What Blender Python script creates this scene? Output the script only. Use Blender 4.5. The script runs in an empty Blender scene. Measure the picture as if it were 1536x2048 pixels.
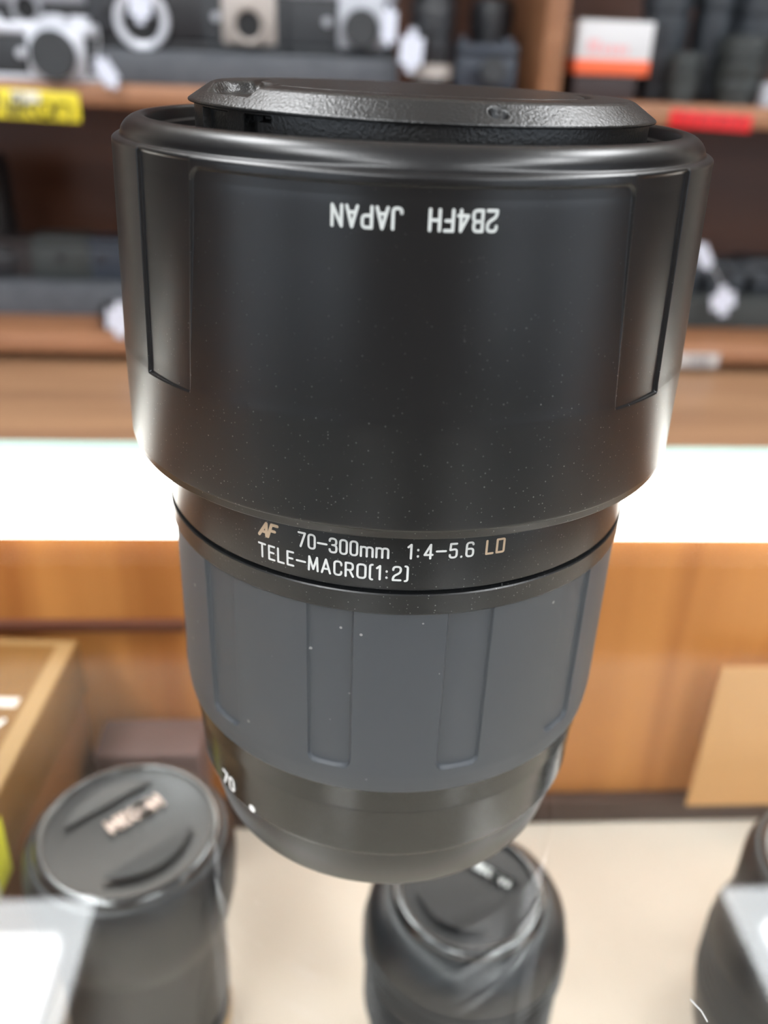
import bpy, bmesh, math, random
from math import pi, sin, cos, radians, sqrt, atan2, tan
from mathutils import Vector, Matrix
random.seed(7)
scn = bpy.context.scene
COL = scn.collection
S = 0.001                                   # everything below is written in millimetres; z=0 is the glass counter top

# ------------------------------------------------------------------ camera
CP = Vector((-11.98, -137.66, 128.87)); PITCH = 0.484216; ROLL = 0.039346; YAW = 0.073105; FPX = 1750.0
fw = Vector((sin(YAW)*cos(PITCH), cos(YAW)*cos(PITCH), -sin(PITCH)))
r0 = fw.cross(Vector((0, 0, 1))).normalized(); u0 = r0.cross(fw)
rt = cos(ROLL)*r0 + sin(ROLL)*u0; up = -sin(ROLL)*r0 + cos(ROLL)*u0
cam = bpy.data.cameras.new('camera'); camo = bpy.data.objects.new('camera', cam); COL.objects.link(camo)
M = Matrix((rt, up, -fw)).transposed().to_4x4(); M.translation = CP*S
camo.matrix_world = M
cam.sensor_fit = 'VERTICAL'; cam.sensor_height = 4.9; cam.sensor_width = 4.9*0.75
cam.lens = 4.9*FPX/2048
cam.clip_start = 0.005; cam.clip_end = 50
cam.dof.use_dof = True; cam.dof.focus_distance = 0.116; cam.dof.aperture_fstop = 2.1
scn.camera = camo

def at(px, py, Y):
    """point (mm) on the vertical plane y=Y seen at a photo pixel"""
    d = fw*FPX + rt*(px-768) - up*(py-1024)
    t = (Y-CP.y)/d.y
    return CP + d*t

# ------------------------------------------------------------------ world, exposure, lights
scn.view_settings.view_transform = 'Standard'; scn.view_settings.look = 'None'
scn.view_settings.exposure = -0.6; scn.view_settings.gamma = 1; scn.view_settings.use_curve_mapping = False
w = bpy.data.worlds.new('world'); scn.world = w; w.use_nodes = True
w.node_tree.nodes['Background'].inputs[0].default_value = (0.80, 0.88, 1.0, 1)
WORLD_STRENGTH = 0.05
w.node_tree.nodes['Background'].inputs[1].default_value = WORLD_STRENGTH
PANEL_STRENGTH = 16.0      # frosted edge of the ceiling fixtures
TUBE_STRENGTH = 38.0      # bright middle of the ceiling fixtures
ADDED_WINDOW_STRENGTH = 4.0     # glow of unseen windows, added for soft highlights on the lens hood
CASE_LAMP = 11.0           # strip lamp inside the display case

# ------------------------------------------------------------------ materials
def mat(name, col, rough=0.5, metal=0.0, spec=0.5, emit=None, es=0, coat=0, noise=None, bump=None, sheen=0):
    m = bpy.data.materials.new(name); m.use_nodes = True
    nt = m.node_tree; b = nt.nodes['Principled BSDF']
    b.inputs['Base Color'].default_value = (*col, 1); b.inputs['Roughness'].default_value = rough
    b.inputs['Metallic'].default_value = metal; b.inputs['Specular IOR Level'].default_value = spec
    b.inputs['Coat Weight'].default_value = coat
    if emit: b.inputs['Emission Color'].default_value = (*emit, 1); b.inputs['Emission Strength'].default_value = es
    tc = nt.nodes.new('ShaderNodeTexCoord')
    if noise:                                   # (scale, colour2, lo, hi)
        n = nt.nodes.new('ShaderNodeTexNoise'); n.inputs['Scale'].default_value = noise[0]; n.inputs['Detail'].default_value = 6
        nt.links.new(tc.outputs['Object'], n.inputs['Vector'])
        r = nt.nodes.new('ShaderNodeValToRGB'); r.color_ramp.elements[0].position = noise[2]; r.color_ramp.elements[1].position = noise[3]
        r.color_ramp.elements[0].color = (*col, 1); r.color_ramp.elements[1].color = (*noise[1], 1)
        nt.links.new(n.outputs['Fac'], r.inputs[0]); nt.links.new(r.outputs[0], b.inputs['Base Color'])
    if bump:                                    # (scale, strength, distance)
        n = nt.nodes.new('ShaderNodeTexNoise'); n.inputs['Scale'].default_value = bump[0]; n.inputs['Detail'].default_value = 3
        nt.links.new(tc.outputs['Object'], n.inputs['Vector'])
        bp = nt.nodes.new('ShaderNodeBump'); bp.inputs['Strength'].default_value = bump[1]; bp.inputs['Distance'].default_value = bump[2]
        nt.links.new(n.outputs['Fac'], bp.inputs['Height']); nt.links.new(bp.outputs[0], b.inputs['Normal'])
    return m

def dusty(name, col, rough, spec, dust=0.5, bump=None, scale=2100, zlo=None, zhi=None, dcol=(.30, .30, .29)):
    """black plastic with small pale dust specks lying on it (fewer above zhi, in metres)"""
    m = mat(name, col, rough, spec=spec, bump=bump); nt = m.node_tree; b = nt.nodes['Principled BSDF']
    tc = nt.nodes.new('ShaderNodeTexCoord')
    v = nt.nodes.new('ShaderNodeTexVoronoi'); v.inputs['Scale'].default_value = scale; v.inputs['Randomness'].default_value = 1
    nt.links.new(tc.outputs['Object'], v.inputs['Vector'])
    n = nt.nodes.new('ShaderNodeTexNoise'); n.inputs['Scale'].default_value = 70; nt.links.new(tc.outputs['Object'], n.inputs['Vector'])
    sepc = nt.nodes.new('ShaderNodeSeparateColor'); nt.links.new(v.outputs['Color'], sepc.inputs[0])
    # speck radius varies per cell: most cells have none
    mr = nt.nodes.new('ShaderNodeMapRange'); mr.inputs['From Min'].default_value = 1-0.62*dust; mr.inputs['From Max'].default_value = 1
    mr.inputs['To Min'].default_value = 0; mr.inputs['To Max'].default_value = 0.20
    nt.links.new(sepc.outputs[0], mr.inputs['Value'])
    rad = nt.nodes.new('ShaderNodeMath'); rad.operation = 'MULTIPLY'; nt.links.new(mr.outputs[0], rad.inputs[0])
    if zlo is not None:
        sep = nt.nodes.new('ShaderNodeSeparateXYZ'); nt.links.new(tc.outputs['Object'], sep.inputs[0])
        zr = nt.nodes.new('ShaderNodeMapRange'); zr.inputs['From Min'].default_value = zlo; zr.inputs['From Max'].default_value = zhi
        zr.inputs['To Min'].default_value = 1.0; zr.inputs['To Max'].default_value = 0.45
        nt.links.new(sep.outputs[2], zr.inputs['Value']); nt.links.new(zr.outputs[0], rad.inputs[1])
    else: rad.inputs[1].default_value = 1
    lt = nt.nodes.new('ShaderNodeMath'); lt.operation = 'LESS_THAN'; nt.links.new(v.outputs['Distance'], lt.inputs[0]); nt.links.new(rad.outputs[0], lt.inputs[1])
    ng = nt.nodes.new('ShaderNodeMath'); ng.operation = 'MULTIPLY'; nt.links.new(lt.outputs[0], ng.inputs[0]); nt.links.new(n.outputs['Fac'], ng.inputs[1])
    mx = nt.nodes.new('ShaderNodeMix'); mx.data_type = 'RGBA'; mx.inputs[6].default_value = (*col, 1); mx.inputs[7].default_value = (*dcol, 1)
    nt.links.new(ng.outputs[0], mx.inputs[0]); nt.links.new(mx.outputs[2], b.inputs['Base Color'])
    return m

def wood(name, c1, c2, axis='X', scale=14, rough=0.45, stretch=14, plank=None):
    """straight grain running along the given axis"""
    m = bpy.data.materials.new(name); m.use_nodes = True; nt = m.node_tree; b = nt.nodes['Principled BSDF']
    tc = nt.nodes.new('ShaderNodeTexCoord'); mp = nt.nodes.new('ShaderNodeMapping')
    sc = [stretch]*3; sc['XYZ'.index(axis)] = 1.0; mp.inputs['Scale'].default_value = sc
    nt.links.new(tc.outputs['Object'], mp.inputs['Vector'])
    n = nt.nodes.new('ShaderNodeTexNoise'); n.inputs['Scale'].default_value = scale/stretch*3; n.inputs['Detail'].default_value = 8; n.inputs['Distortion'].default_value = 0.6
    nt.links.new(mp.outputs[0], n.inputs['Vector'])
    r = nt.nodes.new('ShaderNodeValToRGB'); r.color_ramp.elements[0].position = 0.32; r.color_ramp.elements[1].position = 0.68
    r.color_ramp.elements[0].color = (*c1, 1); r.color_ramp.elements[1].color = (*c2, 1)
    nt.links.new(n.outputs['Fac'], r.inputs[0]); nt.links.new(r.outputs[0], b.inputs['Base Color'])
    b.inputs['Roughness'].default_value = rough
    return m

HOODM = dusty('satin_black_hood_plastic', (.0055, .0055, .006), .30, .42, .9, bump=(4200, .06, .0001), zlo=.078, zhi=.112)
LIPM = mat('worn_black_plastic', (.009, .009, .010), .30, bump=(900, .10, .0002))
CAPM = mat('grained_black_plastic', (.008, .008, .008), .30, spec=.5, bump=(2600, .45, .0002))
CAPBM = mat('grained_black_cap_wall', (.006, .006, .006), .36, spec=.5, bump=(2600, .45, .0002))
BARM = dusty('black_barrel_paint', (.0075, .008, .0085), .28, .5, 1.0, bump=(3000, .08, .0002))
RUBM = dusty('charcoal_grip_rubber', (.036, .041, .047), .50, .45, .10, scale=700)
REARM = mat('dark_rear_plastic', (.009, .0095, .009), .17, spec=.5)
REARCAP = mat('rear_cap_plastic', (.010, .010, .0098), .34)
GROOVE = mat('groove_black', (.004, .004, .004), .6)
WHITE = mat('lettering_white', (.60, .61, .60), .5)
GREYW = mat('lettering_pale_grey', (.44, .46, .45), .5)
GOLDT = mat('lettering_tan', (.42, .31, .21), .5)
WHITER = mat('mark_white', (.80, .80, .78), .4)

# ------------------------------------------------------------------ object helpers
def tag(o, label=None, cat=None, group=None, kind=None):
    if label: o['label'] = label
    if cat: o['category'] = cat
    if group: o['group'] = group
    if kind: o['kind'] = kind
    return o
def empty(name, loc=(0, 0, 0), rz=0, label=None, cat=None, group=None, rot=None):
    o = bpy.data.objects.new(name, None); COL.objects.link(o); o.empty_display_size = .01
    o.location = Vector(loc)*S; o.rotation_euler = rot or (0, 0, rz)
    return tag(o, label, cat, group)
def link(name, bm, m, parent=None, smooth=True, autos=35, loc=None, rot=None):
    me = bpy.data.meshes.new(name)
    bmesh.ops.recalc_face_normals(bm, faces=bm.faces[:])
    for f in bm.faces: f.smooth = smooth
    if smooth:
        ca = radians(autos)
        for e in bm.edges:
            if len(e.link_faces) == 2 and e.calc_face_angle(0) > ca: e.smooth = False
    bmesh.ops.scale(bm, vec=(S, S, S), verts=bm.verts[:])
    bm.to_mesh(me); bm.free()
    for mm in (m if isinstance(m, (list, tuple)) else [m]): me.materials.append(mm)
    o = bpy.data.objects.new(name, me); COL.objects.link(o)
    if parent: o.parent = parent
    if loc is not None: o.location = Vector(loc)*S
    if rot is not None: o.rotation_euler = rot
    return o
def box(bm, x0, x1, y0, y1, z0, z1, bev=0, seg=2, mi=0):
    b2 = bmesh.new()
    bmesh.ops.create_cube(b2, size=1)
    bmesh.ops.scale(b2, vec=(x1-x0, y1-y0, z1-z0), verts=b2.verts)
    bmesh.ops.translate(b2, vec=((x0+x1)/2, (y0+y1)/2, (z0+z1)/2), verts=b2.verts)
    if bev: bmesh.ops.bevel(b2, geom=b2.edges[:], offset=bev, segments=seg, affect='EDGES', profile=.5)
    for f in b2.faces: f.material_index = mi
    merge(bm, b2)
def merge(bm, b2):
    vm = {v: bm.verts.new(v.co) for v in b2.verts}
    for f in b2.faces:
        try:
            nf = bm.faces.new([vm[v] for v in f.verts]); nf.material_index = f.material_index
        except ValueError: pass
    b2.free()
def mkbox(name, x0, x1, y0, y1, z0, z1, m, parent=None, bev=0, seg=2, **k):
    bm = bmesh.new(); box(bm, x0, x1, y0, y1, z0, z1, bev, seg); return link(name, bm, m, parent, **k)
def lathe(bm, prof, n=96, x=0, y=0, z=0, axis='Z', cap0=True, cap1=True, mi=0):
    """prof: [(r, z), ...]"""
    rings = []
    for r, h in prof:
        ring = []
        for i in range(n):
            a = 2*pi*i/n
            if axis == 'Z': c = (x+r*cos(a), y+r*sin(a), z+h)
            elif axis == 'Y': c = (x+r*cos(a), y-h, z+r*sin(a))     # h grows towards the viewer
            else: c = (x+h, y+r*cos(a), z+r*sin(a))
            ring.append(bm.verts.new(c))
        rings.append(ring)
    for a, b in zip(rings[:-1], rings[1:]):
        for i in range(n):
            f = bm.faces.new([a[i], a[(i+1) % n], b[(i+1) % n], b[i]]); f.material_index = mi
    if cap0 and prof[0][0] > 1e-6: f = bm.faces.new(rings[0]); f.material_index = mi
    if cap1 and prof[-1][0] > 1e-6: f = bm.faces.new(rings[-1]); f.material_index = mi
def mklathe(name, prof, m, parent=None, n=96, autos=35, **k):
    bm = bmesh.new(); lathe(bm, prof, n, **k); return link(name, bm, m, parent, autos=autos)
def refine(prof, step):
    out = [prof[0]]
    for a, b in zip(prof[:-1], prof[1:]):
        d = sqrt((a[0]-b[0])**2+(a[1]-b[1])**2); k = max(1, int(d/step))
        for i in range(1, k+1): out.append((a[0]+(b[0]-a[0])*i/k, a[1]+(b[1]-a[1])*i/k))
    return out
def smoothp(prof, it=2, keep=()):
    """Chaikin corner cutting, end points kept"""
    for _ in range(it):
        o = [prof[0]]
        for a, b in zip(prof[:-1], prof[1:]):
            o += [(a[0]*.75+b[0]*.25, a[1]*.75+b[1]*.25), (a[0]*.25+b[0]*.75, a[1]*.25+b[1]*.75)]
        o.append(prof[-1]); prof = o
    return prof
def ss(a, b, x):
    t = min(1, max(0, (x-a)/(b-a))); return t*t*(3-2*t)
def azlist(base, edges, w=1.3, st=.13):
    L = set()
    a = -180.0
    while a < 180-1e-6: L.add(round(a, 3)); a += base
    for e in edges:
        e = (e+180) % 360-180
        k = -w
        while k <= w: L.add(round((e+k+180) % 360-180, 3)); k += st
    L = sorted(L); out = [L[0]]
    for v in L[1:]:
        if v-out[-1] > .05: out.append(v)
    return out
def grid_rev(name, prof, azs, disp, m, parent, autos=180):
    """surface of revolution with a per-point inward displacement; az measured from -Y, + towards +X"""
    bm = bmesh.new(); rings = []
    for r, h in prof:
        ring = []
        for a in azs:
            rr = r-disp(a, h, r); t = radians(a)
            ring.append(bm.verts.new((rr*sin(t), -rr*cos(t), h)))
        rings.append(ring)
    n = len(azs)
    for a, b in zip(rings[:-1], rings[1:]):
        for i in range(n): bm.faces.new([a[i], a[(i+1) % n], b[(i+1) % n], b[i]])
    return link(name, bm, m, parent, autos=autos)
def tube(bm, pts, r, n=8):
    pts = [Vector(p) for p in pts]; rings = []
    for i, p in enumerate(pts):
        d = (pts[min(i+1, len(pts)-1)]-pts[max(i-1, 0)]).normalized()
        a = d.orthogonal().normalized(); b = d.cross(a)
        if rings:
            a = (pa-d*pa.dot(d)).normalized(); b = d.cross(a)
        pa = a
        rings.append([bm.verts.new(p+a*r*cos(2*pi*k/n)+b*r*sin(2*pi*k/n)) for k in range(n)])
    for x, y in zip(rings[:-1], rings[1:]):
        for k in range(n): bm.faces.new([x[k], x[(k+1) % n], y[(k+1) % n], y[k]])
    bm.faces.new(rings[0]); bm.faces.new(rings[-1])

# ------------------------------------------------------------------ stroke lettering
G = {
 'N': (.52, [[(0, 0, 0), (0, 1, 0), (.52, 0, 0), (.52, 1, 0)]]),
 'A': (.58, [[(0, 0, 0), (.29, 1, 0), (.58, 0, 0)], [(.1, .3, 0), (.48, .3, 0)]]),
 'P': (.50, [[(0, 0, 0), (0, 1, 0), (.5, 1), (.5, .42), (0, .42, 0)]]),
 'J': (.46, [[(.46, 1, 0), (.46, 0), (0, 0), (0, .22, 0)]]),
 'H': (.52, [[(0, 0, 0), (0, 1, 0)], [(.52, 0, 0), (.52, 1, 0)], [(0, .5, 0), (.52, .5, 0)]]),
 'F': (.44, [[(0, 0, 0), (0, 1, 0), (.44, 1, 0)], [(0, .52, 0), (.38, .52, 0)]]),
 'B': (.50, [[(0, .5, 0), (.0, 1, 0), (.47, 1), (.47, .53), (0, .53, 0)], [(0, .53, 0), (.5, .53), (.5, 0), (0, 0, 0), (0, .53, 0)]]),
 '2': (.50, [[(0, .76, 0), (0, 1), (.5, 1), (.5, .58), (0, .28), (0, 0, 0), (.5, 0, 0)]]),
 '4': (.54, [[(.40, 0, 0), (.40, 1, 0), (0, .26, 0), (.54, .26, 0)]]),
 '0': (.46, [[(.23, 0, 0), (.46, 0), (.46, 1), (0, 1), (0, 0), (.23, 0, 0)]]),
 '1': (.22, [[(0, .82, 0), (.2, 1, 0), (.2, 0, 0)]]),
 '3': (.48, [[(0, .8, 0), (0, 1), (.46, 1), (.46, .53), (.18, .53, 0)], [(.18, .53, 0), (.48, .53), (.48, 0), (0, 0), (0, .2, 0)]]),
 '5': (.48, [[(.45, 1, 0), (.04, 1, 0), (.02, .56, 0), (.48, .62), (.48, 0), (0, 0), (0, .2, 0)]]),
 '6': (.48, [[(.46, .85, 0), (.44, 1), (0, 1), (0, 0), (.48, 0), (.48, .55), (0, .55), (0, .4, 0)]]),
 '7': (.48, [[(0, 1, 0), (.48, 1, 0), (.14, 0, 0)]]),
 'm': (.80, [[(0, 0, 0), (0, .68, 0)], [(0, .5, 0), (0, .68), (.4, .68), (.4, 0, 0)], [(.4, .5, 0), (.4, .68), (.8, .68), (.8, 0, 0)]]),
 ':': (.26, [[(.13, .14, 0), (.13, .18, 0)], [(.13, .60, 0), (.13, .64, 0)]]),
 '-': (.56, [[(-.03, .5, 0), (.59, .5, 0)]]),
 '.': (.05, [[(.02, 0, 0), (.03, .03, 0)]]),
 'L': (.44, [[(0, 1, 0), (0, 0, 0), (.44, 0, 0)]]),
 'D': (.50, [[(0, 0, 0), (0, 1, 0), (.5, 1), (.5, 0), (0, 0, 0)]]),
 'T': (.54, [[(0, 1, 0), (.54, 1, 0)], [(.27, 1, 0), (.27, 0, 0)]]),
 'E': (.44, [[(.44, 1, 0), (0, 1, 0), (0, 0, 0), (.44, 0, 0)], [(0, .52, 0), (.38, .52, 0)]]),
 'M': (.64, [[(0, 0, 0), (.04, 1, 0), (.32, .1, 0), (.60, 1, 0), (.64, 0, 0)]]),
 'C': (.48, [[(.48, .75, 0), (.48, 1), (0, 1), (0, 0), (.48, 0), (.48, .25, 0)]]),
 'R': (.50, [[(0, 0, 0), (0, 1, 0), (.48, 1), (.48, .48), (0, .48, 0)], [(.26, .48, 0), (.5, 0, 0)]]),
 'O': (.54, [[(.27, 0, 0), (.54, 0), (.54, 1), (0, 1), (0, 0), (.27, 0, 0)]]),
 '(': (.16, [[(.16, 1.05, 0), (0, 1.05), (0, -.05), (.16, -.05, 0)]]),
 ')': (.16, [[(0, 1.05, 0), (.16, 1.05), (.16, -.05), (0, -.05, 0)]]),
 'i': (.06, [[(.03, 0, 0), (.03, .66, 0)], [(.03, .9, 0), (.03, .98, 0)]]),
 'k': (.42, [[(0, 0, 0), (0, 1, 0)], [(.4, .66, 0), (.03, .32, 0)], [(.14, .40, 0), (.42, 0, 0)]]),
 'o': (.44, [[(.22, 0, 0), (.44, 0), (.44, .68), (0, .68), (0, 0), (.22, 0, 0)]]),
 'n': (.42, [[(0, 0, 0), (0, .68, 0)], [(0, .45, 0), (0, .68), (.42, .68), (.42, 0, 0)]]),
 'I': (.06, [[(.03, 0, 0), (.03, 1, 0)]]),
 'K': (.50, [[(0, 0, 0), (0, 1, 0)], [(.48, 1, 0), (0, .40, 0)], [(.16, .58, 0), (.5, 0, 0)]]),
 'X': (.52, [[(0, 0, 0), (.52, 1, 0)], [(0, 1, 0), (.52, 0, 0)]]),
 'S': (.50, [[(.5, .78, 0), (.5, 1), (0, 1), (0, .52), (.5, .52), (.5, 0), (0, 0), (0, .22, 0)]]),
 'Z': (.50, [[(0, 1, 0), (.5, 1, 0), (0, 0, 0), (.5, 0, 0)]]),
}
def rounded(poly, R):
    P = [(p[0], p[1]) for p in poly]; out = [P[0]]
    for i in range(1, len(P)-1):
        if len(poly[i]) == 3: out.append(P[i]); continue
        a, b, c = Vector(P[i-1]), Vector(P[i]), Vector(P[i+1])
        l1, l2 = (a-b).length, (c-b).length
        r = min(R, l1*.5 if 0 < i-1 and len(poly[i-1]) == 2 else l1*.98, l2*.5 if i+1 < len(P)-1 and len(poly[i+1]) == 2 else l2*.98)
        s, e = b+(a-b).normalized()*r, b+(c-b).normalized()*r
        for k in range(7):
            t = k/6; q = s*(1-t)**2+b*2*t*(1-t)+e*t*t; out.append((q.x, q.y))
    out.append(P[-1]); return out
def lettering(bm, text, h, wf, sw, fn, gap=.2, space=.5, R=.22, slant=0, off=0):
    """strokes of text; h cap height, wf width factor, sw stroke width, fn maps (x, y) to 3-D; returns total width"""
    x = 0; strokes = []
    for ch in text:
        if ch == ' ': x += space*h*wf; continue
        wd, polys = G[ch]
        for pl in polys:
            q = rounded(pl, R); strokes.append([((x+px*h*wf+slant*py*h), py*h) for px, py in q])
        x += (wd*wf+gap)*h
    total = x-gap*h
    def put(pts):
        vs = [bm.verts.new(fn(p[0]-off*total, p[1])) for p in pts]
        try: bm.faces.new(vs)
        except ValueError: pass
    hw = sw/2
    for st in strokes:
        st = [Vector(p) for p in st]
        st2 = [st[0]]
        for p in st[1:]:
            if (p-st2[-1]).length > 1e-4: st2.append(p)
        for a, b in zip(st2[:-1], st2[1:]):
            d = (b-a).normalized(); nn = Vector((-d.y, d.x))*hw
            put([a+nn, a-nn, b-nn, b+nn])
        for p in st2:
            put([p+Vector((cos(k*pi/5), sin(k*pi/5)))*hw for k in range(10)])
    return total
def cylmap(R, az0, z0, flip=False, eps=.035, taper=0):
    def f(x, y):
        if flip: x, y = -x, -y
        a = radians(az0)+x/R; r = R+eps+taper*y
        return (r*sin(a), -r*cos(a), z0+y)
    return f
def planemap(o, ux, uy, eps=0):
    o, ux, uy = Vector(o), Vector(ux).normalized(), Vector(uy).normalized(); n = ux.cross(uy)
    return lambda x, y: o+ux*x+uy*y+n*eps
def letter_obj(name, text, m, parent, h, wf, sw, fn, **k):
    bm = bmesh.new(); lettering(bm, text, h, wf, sw, fn, **k)
    me_o = link(name, bm, m, parent, smooth=False)
    return me_o

# ================================================================== SETTING
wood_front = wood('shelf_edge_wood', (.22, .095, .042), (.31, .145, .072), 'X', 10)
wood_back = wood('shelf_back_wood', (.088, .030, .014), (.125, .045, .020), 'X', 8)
wood_ledge = wood('ledge_wood', (.20, .105, .058), (.31, .175, .095), 'X', 9, .35)
wood_case = wood('case_door_wood', (.33, .108, .022), (.60, .255, .068), 'Z', 9, .5)
dark_rail = mat('dark_red_brown_rail', (.12, .040, .022), .5)
dark_track = mat('dark_brown_track', (.055, .028, .020), .5)
floor_cloth = mat('beige_shelf_board', (.62, .54, .45), .8, noise=(7, (.72, .64, .545), .35, .7))
ceil_m = mat('white_ceiling_paint', (.62, .62, .61), .9)
wall_m = mat('cream_wall_paint', (.50, .45, .38), .9)
floor_m = mat('store_floor_tiles', (.20, .18, .16), .5)

SH = 1000.0      # front plane of the wall shelving
tag(mkbox('floor', -4500, 4500, -4500, 2200, -990, -960, floor_m, smooth=False), kind='structure')
tag(mkbox('ceiling', -4500, 4500, -4500, 2200, 2075, 2100, ceil_m, smooth=False), kind='structure')
tag(mkbox('wall_back', -4500, 4500, 2100, 2200, -960, 2075, wall_m, smooth=False), kind='structure')

shop_wall = mat('shop_front_wall', (.10, .065, .045), .8)
glow_pane_m = mat('daylight_window_pane', (.8, .8, .8), .3, emit=(.74, .86, 1.0), es=ADDED_WINDOW_STRENGTH)
winframe = mat('window_frame_paint', (.30, .28, .26), .5)
tag(mkbox('wall_front', -4500, 4500, -4600, -4500, -960, 2075, shop_wall, smooth=False), kind='structure')
tag(mkbox('wall_left', -4600, -4500, -4500, 2100, -960, 2075, shop_wall, smooth=False), kind='structure')
tag(mkbox('wall_right', 4500, 4600, -4500, 2100, -960, 2075, shop_wall, smooth=False), kind='structure')
def window(n, ax, a0, a1, z0_, z1_):  # unseen glowing windows, added to put soft highlights on the hood
    # ax 'f': on the front wall, 'l'/'r': on a side wall; a0..a1 along the wall
    def bx(nm, u0, u1, d0, d1, q0, q1, m, par, bev=0):
        if ax == 'f': return mkbox(nm, u0, u1, -4500+d0, -4500+d1, q0, q1, m, par, bev=bev)
        if ax == 'l': return mkbox(nm, -4500+d0, -4500+d1, u0, u1, q0, q1, m, par, bev=bev)
        return mkbox(nm, 4500-d1, 4500-d0, u0, u1, q0, q1, m, par, bev=bev)
    o = bpy.data.objects.new('window_%d' % n, None); COL.objects.link(o); tag(o, kind='structure')
    bx('pane', a0, a1, 4, 10, z0_, z1_, glow_pane_m, o)
    for q in ((a0-60, a0, z0_-60, z1_+60), (a1, a1+60, z0_-60, z1_+60), (a0, a1, z0_-60, z0_), (a0, a1, z1_, z1_+60), ((a0+a1)/2-20, (a0+a1)/2+20, z0_, z1_)):
        bx('window_frame', q[0], q[1], 2, 40, q[2], q[3], winframe, o, 4)
window(1, 'f', -4200, -2000, -300, 1500)
window(2, 'f', 1900, 4200, -300, 1500)
window(3, 'l', -4000, -1500, -300, 1500)
window(4, 'r', -4000, -1500, -300, 1500)

# ceiling light fixtures
diff_m = mat('frosted_diffuser', (.8, .8, .8), .5, emit=(.93, .97, 1.0), es=PANEL_STRENGTH)
tube_m = mat('lit_tube_cover', (.8, .8, .8), .5, emit=(.97, .985, 1.0), es=TUBE_STRENGTH)
frame_m = mat('fixture_white_enamel', (.75, .75, .75), .4)
fix = None
def fixture(x0, x1, y0, y1, label):
    e = empty('ceiling_light', ((x0+x1)/2, (y0+y1)/2, 2075), label=label, cat='ceiling light', group='troffer lights in the shop ceiling')
    hx, hy = (x1-x0)/2, (y1-y0)/2
    mkbox('frame', -hx-22, hx+22, -hy-22, hy+22, -26, 0, frame_m, e, bev=3)
    mkbox('diffuser', -hx, hx, -hy, hy, -40, -27, diff_m, e, bev=10, seg=3)
    mkbox('tube_cover', -hx+55, hx-55, -hy+130, hy-130, -75, -41, tube_m, e, bev=16, seg=5)
    return e
fixture(-1260, -672, 390, 1600, 'left ceiling light panel nearest the shelving, seen as a reflection in the counter glass')
fixture(1170, 1760, 390, 1585, 'right ceiling light panel nearest the shelving, seen as a reflection in the counter glass')
for yy, wd in ((-1150, 'just behind the camera'), (-2690, 'further behind the camera'), (-4230, 'furthest behind the camera')):  # extra panels out of view, added to light the shelves and hood
    fixture(-1260, -672, yy, yy+1200, 'ceiling light panel of the left row, ' + wd)
    fixture(1170, 1760, yy, yy+1200, 'ceiling light panel of the right row, ' + wd)

# ================================================================== WALL SHELVING
e = empty('shelving_unit', (0, SH, -960), label='brown wooden shelving unit against the wall behind the counter, filled with camera gear', cat='shelves')
def sh(name, x0, x1, y0, y1, z0, z1, m, bev=2.5): return mkbox(name, x0, x1, y0-SH, y1-SH, z0+960, z1+960, m, e, bev=bev)
XL, XR = -900, 1100
sh('shelf', XL, XR, SH, SH+350, 60.5, 84.5, wood_front)
sh('shelf', XL, XR, SH, SH+350, -237, -213, wood_front)
sh('shelf', XL, XR, SH, SH+350, 400, 424, wood_front)
sh('shelf', XL, XR, SH, SH+350, 720, 744, wood_front)
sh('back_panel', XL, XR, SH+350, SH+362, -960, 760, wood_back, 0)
sh('upright_panel', 236, 262, SH+2, SH+349, 85, 399.5, wood_front)
sh('upright_panel', XL-26, XL, SH, SH+362, -960, 760, wood_front)
sh('upright_panel', XR, XR+26, SH, SH+362, -960, 760, wood_front)
sh('ledge', XL, XR, SH-330, SH+350, -275, -250, wood_ledge)
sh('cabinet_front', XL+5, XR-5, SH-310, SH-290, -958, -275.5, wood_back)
# dark velvet risers standing on the shelves
riser_m = mat('charcoal_riser_cloth', (.070, .075, .085), .85, noise=(40, (.085, .09, .10), .4, .6))
z0 = 84.6
r1 = tag(mkbox('display_riser', at(196, 130, SH+12).x, at(797, 130, SH+12).x, SH+12, SH+330, z0+.2, 121, riser_m, bev=3), 'long charcoal cloth-covered riser on the upper shelf, carrying a row of cameras', 'riser')
a = at(0, 630, SH+90); b = at(0, 568, SH+90)
r2 = tag(mkbox('display_riser', -880, 60, SH+92, SH+330, -212.9, -172, riser_m, bev=3), 'charcoal riser on the lower shelf behind the left side of the big lens', 'riser')
r3 = tag(mkbox('display_riser', 61, 1080, SH+92, SH+330, -212.9, -172, mat('dark_green_grey_riser_cloth', (.040, .044, .042), .85), bev=3), 'dark greenish grey riser on the lower shelf behind the right side of the big lens', 'riser')

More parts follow.
